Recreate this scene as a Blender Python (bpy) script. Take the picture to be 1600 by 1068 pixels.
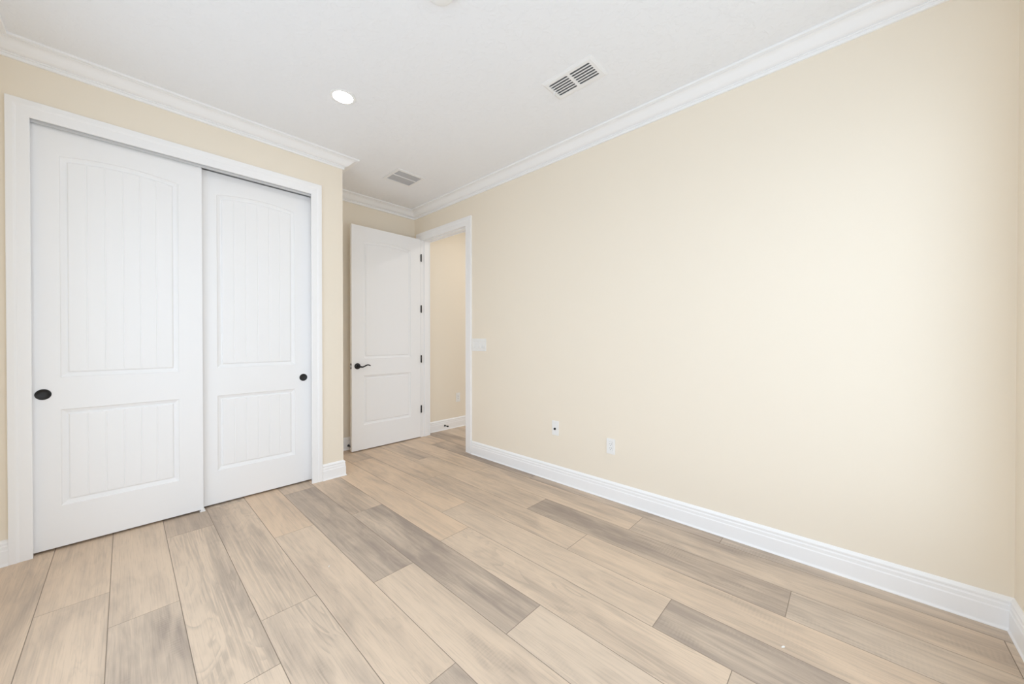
import bpy, bmesh, math, random
from mathutils import Vector, Matrix

for o in list(bpy.data.objects):
    bpy.data.objects.remove(o, do_unlink=True)
SC = bpy.context.scene
COL = SC.collection
R = math.radians

# ------------------------------------------------------------------ camera
cam_data = bpy.data.cameras.new('camera')
cam_data.sensor_fit = 'HORIZONTAL'
cam_data.sensor_width = 36.0
cam_data.lens = 565.733 / 1600.0 * 36.0
cam_data.clip_start = 0.02
cam = bpy.data.objects.new('camera', cam_data)
cam.location = (0.0, 0.0, 1.2)
cam.rotation_euler = (R(90 - 0.3624), 0, R(-46.944))
COL.objects.link(cam)
SC.camera = cam

# ------------------------------------------------------------------ view, world, light
SC.view_settings.view_transform = 'Standard'
SC.view_settings.look = 'None'
SC.view_settings.gamma = 1.0
SC.view_settings.use_curve_mapping = False
SC.view_settings.exposure = -0.62
SC.cycles.max_bounces = 14
SC.cycles.diffuse_bounces = 10
SC.cycles.glossy_bounces = 4
SC.cycles.transparent_max_bounces = 12
SC.cycles.use_denoising = True
SC.cycles.sample_clamp_indirect = 8.0

SKY_STRENGTH = 4.3           # overcast daylight outside the windows
CAN_STRENGTH = 60.0          # recessed lamps in the bedroom
HALL_STRENGTH = 240.0         # recessed lamps in the hall
CAN_COLOR = (1.0, 0.97, 0.93)
HALL_COLOR = (1.0, 0.95, 0.89)

world = bpy.data.worlds.new('overcast_sky')
SC.world = world
world.use_nodes = True
nt = world.node_tree
nt.nodes.clear()
wo = nt.nodes.new('ShaderNodeOutputWorld')
bg = nt.nodes.new('ShaderNodeBackground')
bg.inputs['Strength'].default_value = SKY_STRENGTH
tc = nt.nodes.new('ShaderNodeTexCoord')
sx = nt.nodes.new('ShaderNodeSeparateXYZ')
cr = nt.nodes.new('ShaderNodeValToRGB')
cr.color_ramp.elements[0].position = 0.47
cr.color_ramp.elements[0].color = (0.63, 0.71, 0.795, 1)     # ground half, brightened and blued to light the ceiling
cr.color_ramp.elements[1].position = 0.53
cr.color_ramp.elements[1].color = (0.81, 0.92, 1.04, 1)     # overcast sky
mp = nt.nodes.new('ShaderNodeMapRange')
mp.inputs['From Min'].default_value = -1
mp.inputs['From Max'].default_value = 1
nt.links.new(tc.outputs['Generated'], sx.inputs[0])
nt.links.new(sx.outputs['Z'], mp.inputs['Value'])
nt.links.new(mp.outputs['Result'], cr.inputs['Fac'])
nt.links.new(cr.outputs['Color'], bg.inputs['Color'])
nt.links.new(bg.outputs[0], wo.inputs['Surface'])

# ------------------------------------------------------------------ room measures (metres)
W, D, D2, S, L, B = 2.4985, 3.2816, 4.0111, 1.3208, -0.5122, -0.4989
H, CZ, CW = 2.7863, 2.700, 0.1054
T = 0.115                     # wall thickness
HX1, HY0, HYW = 5.2, 1.9, 3.955      # hall beyond the doorway
WINDOWS = [('back', -0.40, 2.20, 0.45, 2.40), ('left', -0.20, 2.65, 0.30, 2.30),  # unseen left window added to even out the light
           ('hall', 2.15, 3.70, 0.25, 2.40)]  # unseen hall window added to brighten the alcove


# a daylight portal fills each window opening: it only guides sky sampling
def portal(name, loc, rot, sx_, sy_):
    d = bpy.data.lights.new(name, 'AREA')
    d.shape = 'RECTANGLE'
    d.size, d.size_y = sx_, sy_
    d.cycles.is_portal = True
    o = bpy.data.objects.new(name, d)
    o.location = loc
    o.rotation_euler = rot
    COL.objects.link(o)


for side, a0, a1, z0, z1 in WINDOWS:
    if side == 'back':
        portal('window_daylight', ((a0 + a1) / 2, B - T - 0.02, (z0 + z1) / 2), (R(90), 0, 0), a1 - a0, z1 - z0)
    elif side == 'hall':
        portal('window_daylight', (HX1 + T + 0.02, (a0 + a1) / 2, (z0 + z1) / 2), (R(90), 0, R(90)), a1 - a0, z1 - z0)
    else:
        portal('window_daylight', (L - T - 0.02, (a0 + a1) / 2, (z0 + z1) / 2), (R(90), 0, R(-90)), a1 - a0, z1 - z0)

# ------------------------------------------------------------------ helpers


def sock(node, *names):
    for n in names:
        if n in node.inputs:
            return node.inputs[n]


def mat(name, color, rough=0.5, spec=0.4, metal=0.0, bump=None, emit=None):
    m = bpy.data.materials.new(name)
    m.use_nodes = True
    t = m.node_tree
    b = t.nodes['Principled BSDF']
    b.inputs['Base Color'].default_value = (*color, 1)
    b.inputs['Roughness'].default_value = rough
    b.inputs['Metallic'].default_value = metal
    sock(b, 'Specular IOR Level', 'Specular').default_value = spec
    if bump:
        scale, strength, dist, detail = bump
        c = t.nodes.new('ShaderNodeTexCoord')
        n = t.nodes.new('ShaderNodeTexNoise')
        n.inputs['Scale'].default_value = scale
        n.inputs['Detail'].default_value = detail
        bp = t.nodes.new('ShaderNodeBump')
        bp.inputs['Strength'].default_value = strength
        bp.inputs['Distance'].default_value = dist
        t.links.new(c.outputs['Object'], n.inputs['Vector'])
        t.links.new(n.outputs['Fac'], bp.inputs['Height'])
        t.links.new(bp.outputs['Normal'], b.inputs['Normal'])
    if emit:
        sock(b, 'Emission Color', 'Emission').default_value = (*emit[0], 1)
        b.inputs['Emission Strength'].default_value = emit[1]
    return m


class MB:
    """collects shapes into one mesh"""

    def __init__(self):
        self.v, self.f, self.s = [], [], []

    def add(self, verts, faces, smooth=False):
        n = len(self.v)
        self.v += [tuple(p) for p in verts]
        self.f += [tuple(i + n for i in f) for f in faces]
        self.s += [smooth] * len(faces)
        return self

    def box(self, x0, x1, y0, y1, z0, z1):
        v = [(x, y, z) for z in (z0, z1) for y in (y0, y1) for x in (x0, x1)]
        return self.add(v, [(0, 2, 3, 1), (4, 5, 7, 6), (0, 1, 5, 4), (2, 6, 7, 3), (0, 4, 6, 2), (1, 3, 7, 5)])

    def bbox(self, x0, x1, y0, y1, z0, z1, b=0.002):
        """bevelled box"""
        bm = bmesh.new()
        bmesh.ops.create_cube(bm, size=1)
        for v in bm.verts:
            v.co = Vector((x0 + (v.co.x + .5) * (x1 - x0), y0 + (v.co.y + .5) * (y1 - y0), z0 + (v.co.z + .5) * (z1 - z0)))
        bmesh.ops.bevel(bm, geom=bm.edges[:], offset=b, segments=2, affect='EDGES', profile=0.5)
        self.from_bm(bm)
        return self

    def from_bm(self, bm, smooth=False):
        bm.verts.index_update()
        self.add([v.co[:] for v in bm.verts], [[v.index for v in f.verts] for f in bm.faces], smooth)
        bm.free()

    def lathe(self, prof, center=(0, 0, 0), axis='z', n=40, smooth=True, flip=1):
        """prof: (radius, height along axis)"""
        vs, fs = [], []
        cx, cy, cz = center
        for r, h in prof:
            for k in range(n):
                a = 2 * math.pi * k / n
                p, q = r * math.cos(a), r * math.sin(a)
                if axis == 'z':
                    vs.append((cx + p, cy + q, cz + h * flip))
                elif axis == 'y':
                    vs.append((cx + p, cy + h * flip, cz + q))
                else:
                    vs.append((cx + h * flip, cy + p, cz + q))
        for i in range(len(prof) - 1):
            for k in range(n):
                k2 = (k + 1) % n
                fs.append((i * n + k, i * n + k2, (i + 1) * n + k2, (i + 1) * n + k))
        self.add(vs, fs, smooth)
        for i in (0, len(prof) - 1):
            if prof[i][0] > 1e-5:
                self.add(vs[i * n:(i + 1) * n], [tuple(range(n))])
        return self

    def tube(self, pts, radii, n=14, squash=1.0):
        """tapered tube through points, capped"""
        pts = [Vector(p) for p in pts]
        vs, fs = [], []
        for i, p in enumerate(pts):
            d = (pts[min(i + 1, len(pts) - 1)] - pts[max(i - 1, 0)]).normalized()
            ref = Vector((0, 1, 0)) if abs(d.y) < 0.9 else Vector((0, 0, 1))
            u = d.cross(ref).normalized()
            w = u.cross(d).normalized()
            for k in range(n):
                a = 2 * math.pi * k / n
                vs.append(p + u * radii[i] * math.cos(a) + w * radii[i] * squash * math.sin(a))
        for i in range(len(pts) - 1):
            for k in range(n):
                k2 = (k + 1) % n
                fs.append((i * n + k, i * n + k2, (i + 1) * n + k2, (i + 1) * n + k))
        self.add(vs, fs, True)
        self.add(vs[:n], [tuple(range(n))[::-1]])
        self.add(vs[-n:], [tuple(range(n))])
        return self

    def build(self, name, m, parent=None, recalc=True, weld=True):
        me = bpy.data.meshes.new(name)
        me.from_pydata(self.v, [], self.f)
        for p, s in zip(me.polygons, self.s):
            p.use_smooth = s
        bm = bmesh.new()
        bm.from_mesh(me)
        if weld:
            bmesh.ops.remove_doubles(bm, verts=bm.verts[:], dist=1e-5)
        if recalc:
            bmesh.ops.recalc_face_normals(bm, faces=bm.faces[:])
        bm.to_mesh(me)
        bm.free()
        me.materials.append(m)
        o = bpy.data.objects.new(name, me)
        COL.objects.link(o)
        if parent:
            o.parent = parent
            o.matrix_parent_inverse = Matrix.Translation(parent.location).inverted()
        return o


def tag(o, label, cat, group=None):
    o['label'] = label
    o['category'] = cat
    if group:
        o['group'] = group
    return o


def thing(name, label, cat, loc, group=None):
    o = bpy.data.objects.new(name, None)
    o.empty_display_size = 0.05
    o.location = loc
    COL.objects.link(o)
    return tag(o, label, cat, group)


def struct(o, label, cat):
    o['kind'] = 'structure'
    return tag(o, label, cat)


def recenter(o):
    """put a mesh's origin at the middle of its base"""
    me = o.data
    xs = [v.co for v in me.vertices]
    c = Vector(((min(p.x for p in xs) + max(p.x for p in xs)) / 2, (min(p.y for p in xs) + max(p.y for p in xs)) / 2, min(p.z for p in xs)))
    me.transform(Matrix.Translation(-c))
    o.location = c
    return o


def sheet(name, outer, holes, thick, bevel, m, place, parent=None):
    """flat plate with holes: a filled 2D curve, turned into a mesh and set in place by place(u, v, t)"""
    cu = bpy.data.curves.new(name + '_outline', 'CURVE')
    cu.dimensions = '2D'
    cu.fill_mode = 'BOTH'
    cu.extrude = max(thick / 2 - bevel, 0.0001)
    cu.bevel_depth = bevel
    cu.bevel_resolution = 2
    cu.offset = -bevel
    for loop in [outer] + holes:
        s = cu.splines.new('POLY')
        s.points.add(len(loop) - 1)
        for p, q in zip(s.points, loop):
            p.co = (q[0], q[1], 0, 1)
        s.use_cyclic_u = True
    tmp = bpy.data.objects.new('outline', cu)
    COL.objects.link(tmp)
    dg = bpy.context.evaluated_depsgraph_get()
    me = bpy.data.meshes.new_from_object(tmp.evaluated_get(dg))
    bpy.data.objects.remove(tmp, do_unlink=True)
    mb = MB()
    mb.add([place(v.co.x, v.co.y, v.co.z + thick / 2) for v in me.vertices], [tuple(p.vertices) for p in me.polygons])
    bpy.data.meshes.remove(me)
    return mb.build(name, m, parent)


def stadium(x0, x1, y0, y1, n=6):
    """slot with round ends, long side along y"""
    r = (x1 - x0) / 2
    cx = (x0 + x1) / 2
    p = [(cx + r * math.cos(a), y1 - r + r * math.sin(a)) for a in [math.pi * k / n for k in range(n + 1)]]
    p += [(cx + r * math.cos(a), y0 + r + r * math.sin(a)) for a in [math.pi + math.pi * k / n for k in range(n + 1)]]
    return p


def rrect(x0, x1, y0, y1, r, n=4):
    p = []
    for cx, cy, a0 in ((x1 - r, y1 - r, 0), (x0 + r, y1 - r, 90), (x0 + r, y0 + r, 180), (x1 - r, y0 + r, 270)):
        p += [(cx + r * math.cos(R(a0 + 90 * k / n)), cy + r * math.sin(R(a0 + 90 * k / n))) for k in range(n + 1)]
    return p


# ------------------------------------------------------------------ materials
WALL = mat('cream_wall_paint', (0.850, 0.776, 0.660), 0.75, 0.2, bump=(260, 0.05, 0.002, 3))
CEIL = mat('white_ceiling_paint', (0.860, 0.870, 0.890), 0.85, 0.1)
TRIM = mat('white_trim_enamel', (0.90, 0.90, 0.905), 0.38, 0.35)
DOOR = mat('white_door_paint', (0.885, 0.885, 0.89), 0.42, 0.3, bump=(90, 0.04, 0.001, 2))
PLASTIC = mat('white_plastic', (0.86, 0.86, 0.85), 0.35, 0.4)
METAL_W = mat('white_enamelled_metal', (0.84, 0.84, 0.84), 0.4, 0.4)
LOUVRE = mat('shade_grey_louvre', (0.50, 0.50, 0.51), 0.5, 0.3)  # grey stands in for the shadows between the blades
TRACK = mat('grey_track_metal', (0.60, 0.60, 0.605), 0.45, 0.4)
BRONZE = mat('dark_bronze', (0.018, 0.017, 0.017), 0.42, 0.5, metal=0.3)
BLACK = mat('black_rubber', (0.012, 0.012, 0.012), 0.6, 0.3)
SLOT = mat('dark_socket_slot', (0.12, 0.12, 0.12), 0.6, 0.2)
DUCT = mat('grey_duct_metal', (0.20, 0.20, 0.20), 0.6, 0.3)
LAMP = mat('lit_lamp_lens', (0.9, 0.9, 0.9), 0.5, 0.2, emit=(CAN_COLOR, CAN_STRENGTH))
LAMP_H = mat('lit_hall_lens', (0.9, 0.9, 0.9), 0.5, 0.2, emit=(HALL_COLOR, HALL_STRENGTH))

# ceiling: knock-down plaster relief
t = CEIL.node_tree
c = t.nodes.new('ShaderNodeTexCoord')
n1 = t.nodes.new('ShaderNodeTexNoise')
n1.inputs['Scale'].default_value = 22
n1.inputs['Detail'].default_value = 4
n1.inputs['Distortion'].default_value = 1.2
rp = t.nodes.new('ShaderNodeValToRGB')
rp.color_ramp.elements[0].position = 0.52
rp.color_ramp.elements[1].position = 0.60
bp = t.nodes.new('ShaderNodeBump')
bp.inputs['Strength'].default_value = 0.45
bp.inputs['Distance'].default_value = 0.002
t.links.new(c.outputs['Object'], n1.inputs['Vector'])
t.links.new(n1.outputs['Fac'], rp.inputs['Fac'])
t.links.new(rp.outputs['Color'], bp.inputs['Height'])
t.links.new(bp.outputs['Normal'], t.nodes['Principled BSDF'].inputs['Normal'])

# glass pane of the windows
GLASS = bpy.data.materials.new('window_glass')
GLASS.use_nodes = True
t = GLASS.node_tree
t.nodes.clear()
mo = t.nodes.new('ShaderNodeOutputMaterial')
mx = t.nodes.new('ShaderNodeMixShader')
tr = t.nodes.new('ShaderNodeBsdfTransparent')
gl = t.nodes.new('ShaderNodeBsdfGlossy')
gl.inputs['Roughness'].default_value = 0.02
mx.inputs[0].default_value = 0.04
t.links.new(tr.outputs[0], mx.inputs[1])
t.links.new(gl.outputs[0], mx.inputs[2])
t.links.new(mx.outputs[0], mo.inputs['Surface'])


# floor planks: tone and grain differ from plank to plank
def floor_material():
    m = bpy.data.materials.new('wood_look_plank')
    m.use_nodes = True
    t = m.node_tree
    N, K = t.nodes, t.links
    b = N['Principled BSDF']
    b.inputs['Roughness'].default_value = 0.5
    sock(b, 'Specular IOR Level', 'Specular').default_value = 0.3
    uv = N.new('ShaderNodeUVMap')
    uv.uv_map = 'plank'
    at = N.new('ShaderNodeAttribute')
    at.attribute_name = 'tone'
    sp = N.new('ShaderNodeSeparateColor')
    K.new(at.outputs['Color'], sp.inputs[0])
    tone, warm, fig = sp.outputs[0], sp.outputs[1], sp.outputs[2]

    def mapping(sx_, sy_, off=0.0):
        n = N.new('ShaderNodeMapping')
        n.inputs['Scale'].default_value = (sx_, sy_, 1)
        n.inputs['Location'].default_value = (off, off * 0.7, 0)
        K.new(uv.outputs[0], n.inputs['Vector'])
        return n.outputs[0]

    def noise(vec, scale=1.0, detail=4, dist=0.0, rough=0.55):
        n = N.new('ShaderNodeTexNoise')
        n.noise_dimensions = '2D'
        n.inputs['Scale'].default_value = scale
        n.inputs['Detail'].default_value = detail
        n.inputs['Roughness'].default_value = rough
        n.inputs['Distortion'].default_value = dist
        K.new(vec, n.inputs['Vector'])
        return n.outputs['Fac']

    def ramp(v, lo, hi):
        n = N.new('ShaderNodeMapRange')
        n.interpolation_type = 'SMOOTHSTEP'
        n.inputs['From Min'].default_value = lo
        n.inputs['From Max'].default_value = hi
        K.new(v, n.inputs['Value'])
        return n.outputs['Result']

    def math_(op, a, c_):
        n = N.new('ShaderNodeMath')
        n.operation = op
        for i, s in enumerate((a, c_)):
            if s is None:
                continue
            if isinstance(s, (int, float)):
                n.inputs[i].default_value = s
            else:
                K.new(s, n.inputs[i])
        return n.outputs[0]

    def mix(f, a, c_, blend='MIX'):
        n = N.new('ShaderNodeMix')
        n.data_type = 'RGBA'
        n.blend_type = blend
        fs, A, C = n.inputs[0], n.inputs[6], n.inputs[7]
        for s, v in ((fs, f), (A, a), (C, c_)):
            if isinstance(v, (int, float)):
                s.default_value = v
            elif isinstance(v, tuple):
                s.default_value = (*v, 1)
            else:
                K.new(v, s)
        return n.outputs[2]

    light = mix(warm, (0.680, 0.562, 0.446), (0.745, 0.556, 0.392))
    dark = (0.340, 0.274, 0.226)
    # local tone: plank tone, broad clouds, long streaks
    cloud = noise(mapping(5.5, 0.9), 1, 4, 0.6)
    streak = noise(mapping(26, 0.8, 3.1), 1, 5, 0.8)
    hair = noise(mapping(85, 1.6, 5.9), 1, 4, 0.3)
    loc = math_('ADD', math_('ADD', math_('MULTIPLY', tone, 0.78), 0.05), math_('MULTIPLY', math_('SUBTRACT', cloud, 0.49), 1.25))
    loc = math_('ADD', loc, math_('MULTIPLY', math_('SUBTRACT', streak, 0.49), 0.52))
    loc = math_('ADD', loc, math_('MULTIPLY', math_('SUBTRACT', hair, 0.48), 0.30))
    mott = noise(mapping(15, 3.2, 17.0), 1, 4, 1.0)
    loc = math_('ADD', loc, math_('MULTIPLY', math_('SUBTRACT', mott, 0.50), 0.62))
    loc = ramp(loc, -0.12, 1.12)
    base = mix(loc, light, dark)
    # saw chatter across the grain inside the darker clouds
    chat = N.new('ShaderNodeTexWave')
    chat.bands_direction = 'Y'
    chat.inputs['Scale'].default_value = 9.0
    chat.inputs['Distortion'].default_value = 5.0
    chat.inputs['Detail'].default_value = 2.0
    K.new(mapping(0.9, 2.4, 2.0), chat.inputs['Vector'])
    cm = ramp(noise(mapping(9, 1.7, 21.0), 1, 2, 0.2), 0.54, 0.70)
    base = mix(math_('MULTIPLY', math_('MULTIPLY', chat.outputs['Fac'], cm), math_('MULTIPLY', loc, 0.40)), base, (0.300, 0.245, 0.200))
    # fine pores
    pore = noise(mapping(210, 6.0, 1.3), 1, 3, 0.0)
    base = mix(math_('MULTIPLY', ramp(pore, 0.50, 0.74), 0.20), base, (0.270, 0.215, 0.170))
    # figured planks: broken growth rings round long narrow hearts
    field = noise(mapping(6.0, 0.85, 11.0), 1, 3.0, 0.8)
    ring = math_('FRACT', math_('MULTIPLY', field, 13.0), None)
    line = math_('MULTIPLY', ramp(ring, 0.35, 0.98), ramp(noise(mapping(14, 2.6, 4.4), 1, 3, 0.5), 0.42, 0.62))
    heart = math_('MULTIPLY', ramp(field, 0.585, 0.64), ramp(hair, 0.30, 0.60))
    figure = math_('MAXIMUM', math_('MULTIPLY', line, 0.34), math_('MULTIPLY', heart, 0.40))
    base = mix(math_('MULTIPLY', figure, fig), base, (0.285, 0.235, 0.195))
    K.new(base, b.inputs['Base Color'])
    bp = N.new('ShaderNodeBump')
    bp.inputs['Strength'].default_value = 0.12
    bp.inputs['Distance'].default_value = 0.001
    K.new(pore, bp.inputs['Height'])
    K.new(bp.outputs['Normal'], b.inputs['Normal'])
    return m


PLANK = floor_material()
GROUT = mat('plank_joint', (0.29, 0.235, 0.185), 0.8, 0.1)

# ------------------------------------------------------------------ floor
PX0, PW, PL = 0.169, 0.2222, 1.473
# first known end joint of every plank row, counted from the row that starts at PX0
ENDS = {-5: 0.90, -4: 2.10, -3: 0.35, -2: 2.572, -1: 2.252, 0: 1.541, 1: 1.833, 2: 1.068, 3: 1.717, 4: 1.021,
        5: 0.309, 6: 0.600, 7: 1.182, 8: 0.201, 9: -0.454, 10: 0.560, 11: 1.35, 12: 0.25, 13: 0.8, 14: 1.1}
# tone (0 pale .. 1 grey brown), warmth (lamp and daylight casts put in too), figure of the planks one can see; index counts up from the known joint
TONES = {(-3, 1): (.15, .5, .4), (-3, 2): (.15, .5, .3), (-2, 0): (.18, .5, .2), (-2, -1): (.18, .45, .3), (-1, 0): (.10, .4, .1), (-1, -1): (.40, .3, .5),
         (0, 0): (.16, .35, .95), (0, 1): (.62, .45, .4), (0, -1): (.05, .3, .2), (1, 0): (.28, .4, .75), (1, -1): (.16, .3, .95),
         (2, 1): (.12, .8, .1), (2, 0): (.04, .4, .35), (2, -1): (.60, .2, .3), (3, 0): (.72, .25, .5), (3, -1): (.12, .35, .25), (3, 1): (.3, .5, .2),
         (4, 1): (.40, .55, .6), (4, 0): (.74, .25, .7), (4, -1): (.02, .2, .15), (5, 1): (.12, .8, .1), (5, 2): (.15, .7, .1), (5, 0): (.14, .4, .8), (5, -1): (.08, .3, .2),
         (6, 1): (.16, .75, .15), (6, 0): (.14, .4, .2), (6, -1): (.66, .2, .5), (7, 1): (.30, .7, .3), (7, 0): (.26, .5, .25), (7, -1): (.18, .5, .2),
         (8, 2): (.60, .6, .2), (8, 1): (.24, .5, .1), (8, 0): (.70, .3, .4), (8, -1): (.24, .05, .2), (9, 1): (.24, .45, .15), (9, 0): (.42, .25, .2), (9, 2): (.2, .6, .1),
         (9, -1): (.36, .05, .2), (10, 2): (.30, .7, .1), (10, 1): (.78, .5, .2), (10, 0): (.62, .2, .2), (10, -1): (.45, .0, .2)}


def make_floor():
    rnd = random.Random(5)
    vs, fs, uvs, cols = [], [], [], []
    g = 0.0013
    y_lo, y_hi = B - 0.12, 4.2
    x_hi = HX1 + 0.02
    for k in range(-4, 24):
        x0, x1 = PX0 + PW * k, PX0 + PW * (k + 1)
        e = ENDS.get(k, rnd.random() * PL)
        i0 = int(math.floor((y_lo - e) / PL)) - 1
        for i in range(i0, i0 + 8):
            y0, y1 = e + PL * i, e + PL * (i + 1)
            tone = TONES.get((k, i), (rnd.choice((.1, .2, .35, .6)), rnd.random() * .6, rnd.random() * .6))
            ou, ov = rnd.random() * 40, rnd.random() * 40
            a0, a1 = max(x0 + g, L - 0.02), min(x1 - g, x_hi)
            b0, b1 = max(y0 + g, y_lo), min(y1 - g, y_hi)
            if a1 <= a0 or b1 <= b0:
                continue
            bv = 0.0010
            n = len(vs)
            for (p, q, z) in ((a0, b0, -.0008), (a1, b0, -.0008), (a1, b1, -.0008), (a0, b1, -.0008),
                              (a0 + bv, b0 + bv, 0), (a1 - bv, b0 + bv, 0), (a1 - bv, b1 - bv, 0), (a0 + bv, b1 - bv, 0)):
                vs.append((p, q, z))
                uvs.append((p - x0 + ou, q - y0 + ov))
                cols.append(tone)
            fs += [(n, n + 1, n + 5, n + 4), (n + 1, n + 2, n + 6, n + 5), (n + 2, n + 3, n + 7, n + 6), (n + 3, n, n + 4, n + 7), (n + 4, n + 5, n + 6, n + 7)]
    nf = len(fs)
    n = len(vs)
    for p in ((L - .02, y_lo, -.0010), (x_hi, y_lo, -.0010), (x_hi, y_hi, -.0010), (L - .02, y_hi, -.0010)):
        vs.append(p)
        uvs.append((0, 0))
        cols.append((0, 0, 0))
    fs.append((n, n + 1, n + 2, n + 3))
    me = bpy.data.meshes.new('floor')
    me.from_pydata(vs, [], fs)
    ul = me.uv_layers.new(name='plank')
    ca = me.color_attributes.new('tone', 'FLOAT_COLOR', 'POINT')
    for li, lp in enumerate(me.loops):
        ul.data[li].uv = uvs[lp.vertex_index]
    for i, cc in enumerate(cols):
        ca.data[i].color = (*cc, 1)
    me.materials.append(PLANK)
    me.materials.append(GROUT)
    me.polygons[nf].material_index = 1
    o = bpy.data.objects.new('floor', me)
    COL.objects.link(o)
    struct(o, 'pale beige and grey wood-look plank floor running through the empty room', 'floor')


make_floor()

# ------------------------------------------------------------------ ceiling and walls
V1 = (1.775, 1.975, 1.060, 1.410)      # supply vent in the ceiling
V2 = (1.734, 2.030, 3.060, 3.356)      # second vent above the door alcove


def make_ceiling():
    holes = [(V1[0] + .03, V1[1] - .03, V1[2] + .03, V1[3] - .03), (V2[0] + .022, V2[1] - .022, V2[2] + .022, V2[3] - .022)]
    x0, x1, y0, y1 = L - T, HX1 + T, B - T, D2 + T
    xs = sorted({x0, x1, *[h[0] for h in holes], *[h[1] for h in holes]})
    ys = sorted({y0, y1, *[h[2] for h in holes], *[h[3] for h in holes]})
    mb = MB()
    for i in range(len(xs) - 1):
        for j in range(len(ys) - 1):
            cx, cy = (xs[i] + xs[i + 1]) / 2, (ys[j] + ys[j + 1]) / 2
            if any(h[0] < cx < h[1] and h[2] < cy < h[3] for h in holes):
                continue
            mb.box(xs[i], xs[i + 1], ys[j], ys[j + 1], H, H + 0.02)
    struct(mb.build('ceiling', CEIL), 'white textured plaster ceiling over the room', 'ceiling')


make_ceiling()
DY0, DY1, DZ = 2.998, 3.866, 2.424       # doorway in the right wall
OX0, OX1, OZ = -0.374, 1.089, 2.440      # closet opening

mb = MB()
mb.box(W, W + T, B - T, DY0 - .018, 0, H)
mb.box(W, W + T, DY0 - .018, DY1 + .018, DZ + .018, H)
mb.box(W, W + T, DY1 + .018, D2, 0, H)
struct(mb.build('wall_right', WALL), 'long plain cream wall on the right with the doorway at its far end', 'wall')
mb = MB()
mb.box(L, OX0 - .018, D, D + T, 0, H)
mb.box(OX0 - .018, OX1 + .018, D, D + T, OZ + .018, H)
mb.box(OX1 + .018, S, D, D + T, 0, H)
mb.box(S - T, S, D + T, D2, 0, H)
struct(mb.build('wall_closet', WALL), 'cream wall on the left around the white sliding closet doors', 'wall')
mb = MB()
mb.box(L - T, W, D2, D2 + T, 0, H)
struct(mb.build('wall_alcove', WALL), 'cream wall behind the open white door', 'wall')


def wall_with_window(axis):
    side, a0, a1, z0, z1 = [w for w in WINDOWS if w[0] == axis][0]
    mb = MB()
    lo, hi = {'back': (L - T, W), 'left': (B, D2), 'hall': (HY0 - T, HYW)}[axis]

    def bx(p0, p1, q0, q1):
        if axis == 'back':
            mb.box(p0, p1, B - T, B, q0, q1)
        elif axis == 'hall':
            mb.box(HX1, HX1 + T, p0, p1, q0, q1)
        else:
            mb.box(L - T, L, p0, p1, q0, q1)
    bx(lo, a0, 0, H)
    bx(a1, hi, 0, H)
    bx(a0, a1, 0, z0)
    bx(a0, a1, z1, H)
    if axis == 'hall':
        mb.box(W + T, HX1, HY0 - T, HY0, 0, H)
    return mb.build('wall_hall_end' if axis == 'hall' else 'wall_' + axis, WALL)


struct(wall_with_window('back'), 'cream wall at the right edge meeting the long right wall', 'wall')
struct(wall_with_window('left'), 'cream wall at the left edge beside the closet', 'wall')
mb = MB()
mb.box(W + T, HX1 + T, HYW, HYW + T, 0, H)
struct(mb.build('wall_hall', WALL), 'cream hall wall seen through the open doorway', 'wall')
struct(wall_with_window('hall'), 'cream walls closing the hall out of sight', 'wall')


def make_window(n, spec):
    side, a0, a1, z0, z1 = spec

    def P(mb, p0, p1, d0, d1, q0, q1):
        if side == 'back':
            mb.box(p0, p1, B - d1, B - d0, q0, q1)
        elif side == 'hall':
            mb.box(HX1 + d0, HX1 + d1, p0, p1, q0, q1)
        else:
            mb.box(L - d1, L - d0, p0, p1, q0, q1)
    f = MB()
    w = 0.045
    for p0, p1, q0, q1 in ((a0, a0 + w, z0, z1), (a1 - w, a1, z0, z1), (a0 + w, a1 - w, z0, z0 + w), (a0 + w, a1 - w, z1 - w, z1),
                           (a0 + w, a1 - w, (z0 + z1) / 2 - .02, (z0 + z1) / 2 + .02)):
        P(f, p0, p1, .05, .10, q0, q1)
    o = f.build('window_%d' % n, TRIM)
    struct(o, 'unseen white framed window, sized for its daylight, in the cream %s wall' % side, 'window')
    g = MB()
    P(g, a0 + w, a1 - w, .072, .076, z0 + w, (z0 + z1) / 2 - .02)
    g.build('lower_pane', GLASS, o)
    g = MB()
    P(g, a0 + w, a1 - w, .072, .076, (z0 + z1) / 2 + .02, z1 - w)
    g.build('upper_pane', GLASS, o)
    s = MB()
    P(s, a0, a1, -.018, .05, z0 - .018, z0 + .004)
    s.build('window_sill', TRIM, o)


for i, wspec in enumerate(WINDOWS):
    make_window(i + 1, wspec)

# ------------------------------------------------------------------ mouldings


def mitre(p, q, r_):
    """offset direction at corner q of a path with the room on its left"""
    p, q, r_ = Vector(p), Vector(q), Vector(r_)
    d1, d2 = (q - p).normalized(), (r_ - q).normalized()
    n1, n2 = Vector((-d1.y, d1.x)), Vector((-d2.y, d2.x))
    return (n1 + n2) / (1 + n1.dot(n2))


def run(name, prof, a, b, ma, mb_, m, smooth=False, parent=None):
    mb = MB()
    n = len(prof)
    vs = [(a[0] + ma[0] * d, a[1] + ma[1] * d, z) for d, z in prof] + [(b[0] + mb_[0] * d, b[1] + mb_[1] * d, z) for d, z in prof]
    fs = [(i, i + 1, n + i + 1, n + i) for i in range(n - 1)]
    fs.append((n - 1, 0, n, 2 * n - 1))
    mb.add(vs, fs, smooth)
    mb.add(vs[:n], [tuple(range(n))])
    mb.add(vs[n:], [tuple(range(n))])
    return mb.build(name, m)


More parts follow.
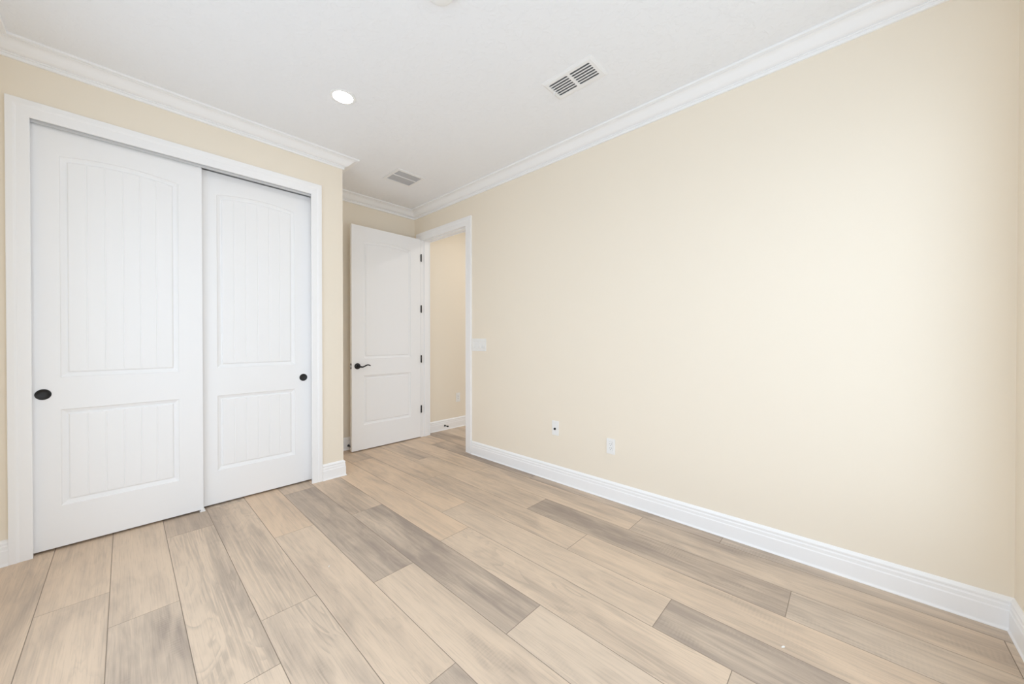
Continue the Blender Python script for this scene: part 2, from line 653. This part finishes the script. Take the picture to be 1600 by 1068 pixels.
LOOP = [(W, B), (W, D2), (S, D2), (S, D), (L, D), (L, B)]
MIT = [mitre(LOOP[i - 1], LOOP[i], LOOP[(i + 1) % 6]) for i in range(6)]

ch = H - CZ
CROWN = [(0, CZ), (.0105, CZ), (.012, CZ + .002), (.012, CZ + .0125), (.0095, CZ + .0140), (.0095, CZ + .0165), (.0150, CZ + .0175),
         (.0178, CZ + .0200), (.0170, CZ + .0225), (.0150, CZ + .0240), (.0150, CZ + .0255)]
for k in range(1, 17):          # cyma: hollow below, swelling above
    u = k / 16
    CROWN.append((.0160 + .072 * u, CZ + .0258 + (ch - .0258 - .0165) * (u - 0.145 * math.sin(2 * math.pi * u))))
CROWN += [(.0860, H - .0160), (.0860, H - .0130), (CW - .002, H - .0130), (CW, H - .0110), (CW, H), (0, H)]
crown_labels = ['white crown moulding along the top of the long right wall', 'white crown moulding above the open door in the alcove',
                'white crown moulding returning into the alcove past the closet corner', 'white crown moulding above the sliding closet doors',
                'white crown moulding along the left wall at the left edge', 'white crown moulding on the wall at the right edge']
for i in range(6):
    j = (i + 1) % 6
    struct(run('trim_%d' % (i + 1), CROWN, LOOP[i], LOOP[j], MIT[i], MIT[j], TRIM), crown_labels[i], 'crown moulding')

BASE = [(0, 0), (.022, 0), (.0215, .004), (.0175, .010), (.0165, .014), (.0160, .080), (.0135, .086), (.0135, .102), (.0115, .106), (.0105, .112),
        (.0125, .115), (.0125, .122), (.009, .128), (.004, .134), (0, .136)]
XR = (-1, 0)
struct(run('baseboard_right', BASE, LOOP[0], (W, 2.9071), MIT[0], (-1, 0), TRIM), 'white stepped baseboard along the long right wall', 'baseboard')
struct(run('baseboard_alcove', BASE, LOOP[1], LOOP[2], MIT[1], MIT[2], TRIM), 'white baseboard on the wall behind the open door', 'baseboard')
struct(run('baseboard_return', BASE, LOOP[2], LOOP[3], MIT[2], MIT[3], TRIM), 'white baseboard returning into the alcove past the closet corner', 'baseboard')
struct(run('baseboard_closet', BASE, LOOP[3], (1.1439, D), MIT[3], (0, -1), TRIM), 'short white baseboard between the closet doors and the alcove corner', 'baseboard')
struct(run('baseboard_corner', BASE, (-.4271, D), LOOP[4], (0, -1), MIT[4], TRIM), 'stub of white baseboard left of the closet doors', 'baseboard')
struct(run('baseboard_left', BASE, LOOP[4], LOOP[5], MIT[4], MIT[5], TRIM), 'white baseboard along the left wall', 'baseboard')
struct(run('baseboard_back', BASE, LOOP[5], LOOP[0], MIT[5], MIT[0], TRIM), 'white baseboard at the bottom right corner of the room', 'baseboard')
struct(run('baseboard_hall', BASE, (HX1, HYW), (W + T + .018, HYW), (0, -1), (0, -1), TRIM), 'white baseboard in the hall beyond the doorway', 'baseboard')
struct(run('trim_7', CROWN, (HX1, HYW), (W + T, HYW), (0, -1), (0, -1), TRIM), 'white crown moulding in the hall beyond the doorway', 'crown moulding')


def casing(name, prof, u0, u1, zt, wl, wh, place, label):
    """prof: (share of width from the opening outwards, thickness)"""
    st = []
    n = len(prof)
    for w, th in prof:
        st.append([(u0 - w * wl, 0, th), (u0 - w * wl, zt + w * wh, th), (u1 + w * wl, zt + w * wh, th), (u1 + w * wl, 0, th)])
    mb = MB()
    vs = [place(*st[i][s]) for s in range(4) for i in range(n)]
    fs = []
    for s in range(3):
        for i in range(n):
            i2 = (i + 1) % n
            fs.append((s * n + i, s * n + i2, (s + 1) * n + i2, (s + 1) * n + i))
    fs += [tuple(range(n)), tuple(range(3 * n, 4 * n))]
    mb.add(vs, fs)
    return struct(mb.build(name, TRIM), label, 'door casing')


CAS = [(0, 0), (0, .010), (.03, .012), (.55, .0135), (.62, .0165), (.70, .018), (.97, .018), (1, .0165), (1, 0)]
casing('trim_8', CAS, -.3478, 1.0627, 2.4093, .0800, .0903, lambda u, v, t_: (u, D - t_, v), 'white casing framing the sliding closet doors')
casing('trim_9', CAS, 3.0046, 3.860, 2.4134, .0930, .0914, lambda u, v, t_: (W - t_, u, v), 'white casing framing the open doorway on the room side')
casing('trim_10', CAS, 3.0046, 3.860, 2.4134, .0900, .0914, lambda u, v, t_: (W + T + t_, u, v), 'white casing framing the doorway on the hall side')
# jambs with door stop
mb = MB()
mb.box(W, W + T, DY0 - .018, DY0, 0, DZ)
mb.box(W, W + T, DY1, DY1 + .018, 0, DZ)
mb.box(W, W + T, DY0 - .018, DY1 + .018, DZ, DZ + .018)
mb.box(W + .040, W + .075, DY0, DY0 + .012, 0, DZ - .012)
mb.box(W + .040, W + .075, DY1 - .012, DY1, 0, DZ - .012)
mb.box(W + .040, W + .075, DY0, DY1, DZ - .012, DZ)
struct(mb.build('trim_11', TRIM), 'white door jamb with stop strip lining the doorway', 'door jamb')
mb = MB()
mb.box(OX0 - .018, OX0, D, D + T, 0, OZ)
mb.box(OX1, OX1 + .018, D, D + T, 0, OZ)
mb.box(OX0 - .018, OX1 + .018, D, D + T, OZ, OZ + .018)
struct(mb.build('trim_12', TRIM), 'white jamb lining the closet opening behind its casing', 'door jamb')

# ------------------------------------------------------------------ panel doors


def panel_rings(mb, x0, x1, z0, z1, rise, yf, grooves, prof):
    """moulded panel: rings of the profile (inset, depth), then the field with its grooves"""
    nx = 24
    us = {k / nx for k in range(nx + 1)}
    last = prof[-1][0]
    fx0, fx1 = x0 + last, x1 - last
    gset = {}
    for g in grooves:
        for dx, dp in ((-.0032, 0), (-.0010, .0022), (.0010, .0022), (.0032, 0)):
            u = (g + dx - fx0) / (fx1 - fx0)
            us.add(u)
            gset[u] = dp
    us = sorted(us)
    # drop plain samples that fall inside a groove
    us = [u for u in us if u in gset or not any(abs(fx0 + u * (fx1 - fx0) - g) < .0040 for g in grooves)]
    n = len(us)
    rings = []
    half = (x1 - x0) / 2
    cx = (x0 + x1) / 2
    for ri, (ins, dep) in enumerate(prof):
        bot, top = [], []
        for u in us:
            x = x0 + ins + u * (x1 - x0 - 2 * ins)
            arch = rise * (1 - ((x - cx) / half) ** 2)
            d = dep + (gset.get(u, 0) if ri == len(prof) - 1 else 0)
            bot.append((x, yf + d, z0 + ins))
            top.append((x, yf + d, z1 + arch - ins))
        rings.append((bot, top))
    for (b0, t0), (b1, t1) in zip(rings[:-1], rings[1:]):
        vs = b0 + t0[::-1] + b1 + t1[::-1]
        m = 2 * n
        mb.add(vs, [(i, (i + 1) % m, m + (i + 1) % m, m + i) for i in range(m)])
    b, tt = rings[-1]
    mb.add(b + tt, [(i, i + 1, n + i + 1, n + i) for i in range(n - 1)])
    return rings[0]


MOULD = [(0, 0), (.0018, .0032), (.0040, .0060), (.0220, .0140), (.0262, .0145), (.0292, .0115), (.0315, .0058), (.0350, .0046), (.040, .0044)]


def panel_door(name, x0, x1, z0, z1, yf, th, pcx, phw, lower, upper, rise, groove_offsets, label):
    mb = MB()
    grooves = [pcx + g for g in groove_offsets]
    pl, pr = pcx - phw, pcx + phw
    bl, tl = panel_rings(mb, pl, pr, lower[0], lower[1], 0, yf, grooves, MOULD)
    bu, tu = panel_rings(mb, pl, pr, upper[0], upper[1], rise, yf, grooves, MOULD)

    def q(a, b, c_, d):
        mb.add([(a, yf, c_), (b, yf, c_), (b, yf, d), (a, yf, d)], [(0, 1, 2, 3)])
    q(x0, pl, z0, z1)
    q(pr, x1, z0, z1)
    q(pl, pr, z0, lower[0])
    for i in range(len(tl) - 1):
        a, b = tl[i], tl[i + 1]
        mb.add([a, b, (b[0], yf, upper[0]), (a[0], yf, upper[0])], [(0, 1, 2, 3)])
    for i in range(len(tu) - 1):
        a, b = tu[i], tu[i + 1]
        mb.add([a, b, (b[0], yf, z1), (a[0], yf, z1)], [(0, 1, 2, 3)])
    yb = yf + th
    mb.add([(x0, yf, z0), (x1, yf, z0), (x1, yf, z1), (x0, yf, z1), (x0, yb, z0), (x1, yb, z0), (x1, yb, z1), (x0, yb, z1)],
           [(4, 7, 6, 5), (0, 4, 5, 1), (1, 5, 6, 2), (2, 6, 7, 3), (3, 7, 4, 0)])
    o = mb.build(name, DOOR)
    # turn the faces outwards on the front
    recenter(o)
    return struct(o, label, 'door')


def finger_pull(door, x, z, yf, r):
    mb = MB()
    mb.lathe([(r, 0.0), (r, -.0018), (r * .97, -.0028), (r * .86, -.0030), (r * .82, -.0022), (r * .79, -.0004), (r * .3, -.0002), (0, -.0002)], (x, yf, z), 'y', 48)
    p = mb.build('finger_pull', BRONZE, door)
    p['label'] = 'round dark bronze finger pull'


GR = [-.150, -.0775, -.0020, .0715, .1450]
d1 = panel_door('door_1', -.372, .372, .014, 2.403, 3.305, .035, 0.0, .2510, (.248, .800), (.984, 2.246), .027, GR,
                'white beadboard-panelled sliding closet door on the left, overlapping its neighbour in front')
finger_pull(d1, -.313, .8925, 3.305, .0300)
d2 = panel_door('door_2', .338, 1.084, .014, 2.403, 3.350, .033, .7095, .2510, (.250, .794), (.995, 2.246), .027, GR,
                'white beadboard-panelled sliding closet door on the right, behind its neighbour')
finger_pull(d2, 1.0225, .8847, 3.350, .0295)
d3 = panel_door('door_3', 1.6375, 2.4765, .012, 2.424, 3.847, .035, 2.054, .2880, (.277, .812), (.995, 2.258), .027, [],
                'white two-panel door standing open in the alcove with a black lever handle')
# lever handle
hb = MB()
hb.lathe([(.0325, 0), (.0325, -.004), (.030, -.008), (.020, -.011), (.012, -.013), (.011, -.045), (.012, -.050), (0, -.052)], (1.698, 3.847, .917), 'y', 36)
hd = hb.build('rose', BRONZE, d3)
lv = MB()
pts = [(1.692, .917), (1.712, .912), (1.735, .909), (1.755, .915), (1.772, .924), (1.788, .929), (1.804, .927), (1.820, .919)]
lv.tube([(x, 3.847 - .047, z) for x, z in pts], [.0105, .0095, .0080, .0072, .0068, .0068, .0066, .0050], 14, 1.15)
lv.build('lever', BRONZE, d3)
# latch plate on the free edge
lp = MB()
lp.bbox(1.6355, 1.6380, 3.853, 3.876, .888, .948, .0008)
lpo = lp.build('latch_plate', BRONZE, d3)
bo = MB()
bo.bbox(1.6265, 1.6360, 3.858, 3.871, .908, .928, .0015)
bo.build('latch_bolt', TRACK, lpo)
# hinges
for hz in (2.199, 1.576, .9655, .3515):
    hh = MB()
    hh.lathe([(0, -.047), (.004, -.046), (.0065, -.043), (.0065, .043), (.004, .046), (0, .047)], (2.4835, 3.8405, hz), 'z', 16)
    hh.bbox(2.4790, 2.4805, 3.8430, 3.872, hz - .042, hz + .042, .0004)
    ho = hh.build('hinge', BLACK, d3)

# ------------------------------------------------------------------ closet track and floor guide
tk = MB()
yt0, yt1 = 3.288, 3.392
for a, b, c_, e in ((yt0, yt0 + .003, 2.3936, OZ), (3.3435, 3.3465, 2.409, OZ), (yt1 - .003, yt1, 2.409, OZ), (yt0, yt1, OZ - .004, OZ)):
    tk.box(OX0 + .001, OX1 - .001, a, b, c_, e)
tag(recenter(tk.build('closet_track', TRACK)), 'grey metal sliding track above the two closet doors', 'track')

gd = thing('floor_guide', 'small white plastic guide on the floor where the two closet doors overlap', 'door guide', (.366, 3.338, 0))
g = MB()
g.bbox(.352, .383, 3.296, 3.386, 0, .004, .001)
g.build('base', PLASTIC, gd)
g = MB()
g.bbox(.357, .379, 3.297, 3.3035, .003, .020, .001)
g.build('front_fin', PLASTIC, gd)
g = MB()
g.bbox(.357, .379, 3.3415, 3.3485, .003, .020, .001)
g.build('middle_fin', PLASTIC, gd)

# ------------------------------------------------------------------ ceiling fixtures


def down(z):
    return lambda u, v, t_: (u, v, z - t_)


def make_supply_vent():
    x0, x1, y0, y1 = V1
    th = thing('ceiling_vent', 'white ceiling vent with two columns of dark open slots near the right wall', 'vent', ((x0 + x1) / 2, (y0 + y1) / 2, H))
    a0, a1 = 1.8085, 1.9375
    slots = []
    pitch = (a1 - a0) / 6
    for k in range(6):
        s0 = a0 + pitch * k
        for b0, b1 in ((1.0945, 1.2275), (1.2460, 1.3800)):
            slots.append(stadium(s0 + .0022, s0 + .0162, b0, b1))
    f = sheet('faceplate', rrect(x0 + .014, x1 - .014, y0 + .014, y1 - .014, .003), slots, .003, .0006, METAL_W, down(H - .007), th)
    # sloping rim of the face plate
    rim = MB()
    ring = [(x0, x1, y0, y1, H), (x0, x1, y0, y1, H - .002), (x0 + .004, x1 - .004, y0 + .004, y1 - .004, H - .004),
            (x0 + .015, x1 - .015, y0 + .015, y1 - .015, H - .0095), (x0 + .017, x1 - .017, y0 + .017, y1 - .017, H - .0095), (x0 + .02, x1 - .02, y0 + .02, y1 - .02, H - .007)]
    vs = []
    for p in ring:
        vs += [(p[0], p[2], p[4]), (p[1], p[2], p[4]), (p[1], p[3], p[4]), (p[0], p[3], p[4])]
    fs = [(4 * i + k, 4 * i + (k + 1) % 4, 4 * i + 4 + (k + 1) % 4, 4 * i + 4 + k) for i in range(len(ring) - 1) for k in range(4)]
    rim.add(vs, fs).build('rim', METAL_W, th)
    bl = MB()
    for k in range(6):
        s0 = a0 + pitch * k + .0165
        bl.add([(s0, y0 + .034, H - .004), (s0, y1 - .034, H - .004), (s0 - .016, y1 - .034, H + .018), (s0 - .016, y0 + .034, H + .018),
                (s0 + .001, y0 + .034, H - .004), (s0 + .001, y1 - .034, H - .004), (s0 - .015, y1 - .034, H + .018), (s0 - .015, y0 + .034, H + .018)],
               [(0, 1, 2, 3), (4, 7, 6, 5), (0, 4, 5, 1), (1, 5, 6, 2), (2, 6, 7, 3), (3, 7, 4, 0)])
    bl.build('blades', DUCT, th)
    du = MB()
    p0, p1, q0, q1, zt = x0 + .031, x1 - .031, y0 + .031, y1 - .031, H + .12
    du.add([(p0, q0, H + .001), (p1, q0, H + .001), (p1, q1, H + .001), (p0, q1, H + .001), (p0, q0, zt), (p1, q0, zt), (p1, q1, zt), (p0, q1, zt)],
           [(0, 1, 5, 4), (1, 2, 6, 5), (2, 3, 7, 6), (3, 0, 4, 7), (4, 5, 6, 7)])
    du.build('duct', DUCT, th)
    lv = MB()
    lv.bbox(1.884, 1.892, 1.383, 1.399, H - .020, H - .009, .001)
    lv.build('damper_lever', METAL_W, th)


make_supply_vent()


def make_grille():
    x0, x1, y0, y1 = V2
    th = thing('ceiling_grille', 'square white ceiling grille with two banks of fine louvres, their shade coloured grey, above the alcove', 'vent', ((x0 + x1) / 2, (y0 + y1) / 2, H))
    i0, i1, j0, j1, jm = 1.760, 2.003, 3.092, 3.322, 3.196
    holes = [[(i0, j0), (i1, j0), (i1, jm - .006), (i0, jm - .006)], [(i0, jm + .006), (i1, jm + .006), (i1, j1), (i0, j1)]]
    sheet('frame', rrect(x0, x1, y0, y1, .004), holes, .007, .0015, METAL_W, down(H), th)
    for b0, b1 in ((j0, jm - .006), (jm + .006, j1)):
        lo = MB()
        n = 9
        for k in range(n):
            y = b0 + (b1 - b0) * (k + .5) / n
            lo.add([(i0, y - .0056, H + .004), (i1, y - .0056, H + .004), (i1, y + .0056, H - .003), (i0, y + .0056, H - .003),
                    (i0, y - .0056, H + .0048), (i1, y - .0056, H + .0048), (i1, y + .0056, H - .0022), (i0, y + .0056, H - .0022)],
                   [(0, 1, 2, 3), (4, 7, 6, 5), (0, 4, 5, 1), (1, 5, 6, 2), (2, 6, 7, 3), (3, 7, 4, 0)])
        lo.build('louvre_bank', LOUVRE, th)
    du = MB()
    p0, p1, q0, q1, zt = x0 + .023, x1 - .023, y0 + .023, y1 - .023, H + .12
    du.add([(p0, q0, H + .001), (p1, q0, H + .001), (p1, q1, H + .001), (p0, q1, H + .001), (p0, q0, zt), (p1, q0, zt), (p1, q1, zt), (p0, q1, zt)],
           [(0, 1, 5, 4), (1, 2, 6, 5), (2, 3, 7, 6), (3, 0, 4, 7), (4, 5, 6, 7)])
    du.build('duct', DUCT, th)


make_grille()


def recessed_light(x, y, m, label, group):
    th = thing('recessed_light', label, 'ceiling light', (x, y, H), group)
    r = MB()
    r.lathe([(.078, 0), (.078, -.002), (.074, -.004), (.062, -.0050), (.0605, -.0045), (.0600, -.0030)], (x, y, H), 'z', 48)
    r.build('trim_ring', PLASTIC, th)
    l_ = MB()
    l_.lathe([(0, -.0042), (.030, -.0041), (.0605, -.0032), (.0605, -.0010)], (x, y, H), 'z', 48)
    l_.build('lens', m, th)


recessed_light(.982, 2.430, LAMP, 'lit round recessed light in the ceiling in front of the closet', None)
recessed_light(.985, .340, LAMP, 'lit round recessed light in the ceiling behind the viewpoint, near the back window', None)
recessed_light(3.30, 3.05, LAMP_H, 'lit round recessed light in the hall ceiling past the doorway', None)

sd = thing('smoke_detector', 'round white smoke detector on the ceiling at the top edge', 'smoke detector', (.977, 1.358, H))
s = MB()
s.lathe([(.068, 0), (.068, -.010), (.066, -.012)], (.977, 1.358, H), 'z', 48)
s.build('base', PLASTIC, sd)
s = MB()
s.lathe([(.066, -.010), (.0655, -.020), (.061, -.030), (.050, -.036), (.020, -.038), (0, -.038)], (.977, 1.358, H), 'z', 48)
s.build('cover', PLASTIC, sd)

# ------------------------------------------------------------------ wall plates


def on_right(u, v, t_):
    return (W - t_, u, v)


def on_hall(u, v, t_):
    return (u, HYW - t_, v)


def box_on(place, u0, u1, v0, v1, t0, t1, b=.0006):
    mb = MB()
    bm = bmesh.new()
    bmesh.ops.create_cube(bm, size=1)
    bmesh.ops.bevel(bm, geom=bm.edges[:], offset=.0001, segments=1, affect='EDGES')
    bm.free()
    tmp = MB().bbox(u0, u1, v0, v1, t0, t1, b)
    mb.add([place(*p) for p in tmp.v], tmp.f)
    return mb


# four-gang switch by the doorway
y0, y1, z0, z1 = 2.690, 2.901, 1.084, 1.211
sw = thing('light_switch', 'white four-gang switch plate beside the doorway casing', 'light switch', (W, (y0 + y1) / 2, z0))
cuts, step = [], (y1 - y0) / 4
for k in range(4):
    cy = y0 + step * (k + .5)
    cuts.append([(cy - .0168, 1.1145), (cy + .0168, 1.1145), (cy + .0168, 1.1815), (cy - .0168, 1.1815)])
sheet('plate', rrect(y0, y1, z0, z1, .004), cuts, .006, .0015, PLASTIC, on_right, sw)
for k in range(4):
    cy = y0 + step * (k + .5)
    r = MB()
    u0, u1 = cy - .0160, cy + .0160
    sec = [(1.1155, .000), (1.1155, .0105), (1.148, .0055), (1.1805, .0045), (1.1805, .000)]
    n = len(sec)
    r.add([on_right(u0, v, t_) for v, t_ in sec] + [on_right(u1, v, t_) for v, t_ in sec],
          [(i, (i + 1) % n, n + (i + 1) % n, n + i) for i in range(n)] + [tuple(range(n)), tuple(range(n, 2 * n))])
    r.build('rocker', PLASTIC, sw)

# coaxial jack
jk = thing('cable_jack', 'small white wall plate with a single black cable socket', 'wall plate', (W, 1.827, .389))
sheet('plate', rrect(1.7925, 1.8615, .389, .512, .004), [], .006, .0018, PLASTIC, on_right, jk)
m_ = MB()
m_.lathe([(.0100, 0), (.0100, .0030), (.0062, .0030), (.0062, .0120), (.0045, .0120), (.0045, .006), (0, .006)], (W - .0055, 1.8300, .4440), 'x', 24, flip=-1)
m_.build('socket', BLACK, jk)


def duplex(name, label, cu, v0, v1, place, hw=.0345):
    base = place(cu, v0, 0)
    th = thing(name, label, 'power outlet', base, None)
    cv = (v0 + v1) / 2
    cut = [[(cu - .0172, cv - .0342), (cu + .0172, cv - .0342), (cu + .0172, cv + .0342), (cu - .0172, cv + .0342)]]
    sheet('plate', rrect(cu - hw, cu + hw, v0, v1, .004), cut, .006, .0018, PLASTIC, place, th)
    rec = box_on(place, cu - .0164, cu + .0164, cv - .0334, cv + .0334, .0005, .0068).build('receptacle', PLASTIC, th)
    for s_ in (-.0175, .0135):
        p = MB()
        for du, dv, w_, h_ in ((-.0062, .006, .0024, .0085), (.0062, .006, .0024, .0070), (0, -.0065, .0048, .0050)):
            q = MB().box(cu + du - w_ / 2, cu + du + w_ / 2, cv + s_ + dv - h_ / 2, cv + s_ + dv + h_ / 2, .006, .0071)
            p.add([place(*c_) for c_ in q.v], q.f)
        p.build('socket_slots', SLOT, rec)
    return th


duplex('power_outlet', 'white double power outlet low on the long right wall', 1.3135, .340, .456, on_right)
duplex('power_outlet', 'white power outlet low on the hall wall seen through the doorway', 3.139, .346, .468, on_hall)

# ------------------------------------------------------------------ door stops


def door_stop(x, ywall, z, ln, label):
    th = thing('door_stop', label, 'door stop', (x, ywall, z))
    p = MB()
    p.lathe([(0, -.001), (.0125, 0), (.0125, .003), (.008, .007), (.0052, .009), (.0052, ln - .016), (0, ln - .016)], (x, ywall, z), 'y', 20, flip=-1)
    p.build('post', BRONZE, th)
    p = MB()
    p.lathe([(.0060, ln - .018), (.0098, ln - .016), (.0105, ln - .006), (.0085, ln), (0, ln)], (x, ywall, z), 'y', 20, flip=-1)
    p.build('bumper', BLACK, th)


door_stop(1.662, D2 - .0155, .046, .075, 'black door stop on the baseboard behind the open door')
door_stop(2.906, HYW - .0155, .058, .075, 'black door stop on the hall baseboard beyond the doorway')

# ------------------------------------------------------------------ flecks left on the floor


def fleck(x, y, label, rot, s):
    mb = MB()
    c_, sn = math.cos(rot), math.sin(rot)
    pts = [(-.010, -.003), (-.002, -.0045), (.009, -.001), (.010, .003), (-.003, .0035)]
    lo = [(x + s * (p * c_ - q * sn), y + s * (p * sn + q * c_), .0002) for p, q in pts]
    hi = [(a, b, .0016 + .001 * (i % 2)) for i, (a, b, _) in enumerate(lo)]
    mb.add(lo + hi, [(0, 1, 2, 3, 4), (5, 6, 7, 8, 9)] + [(i, (i + 1) % 5, 5 + (i + 1) % 5, 5 + i) for i in range(5)])
    tag(recenter(mb.build('paint_chip', PLASTIC)), label, 'debris')


fleck(.7335, 2.0115, 'tiny white chip lying on the floor in front of the closet doors', .6, .55)
fleck(1.751, .186, 'tiny white chip lying on the floor near the bottom edge', 2.4, .9)
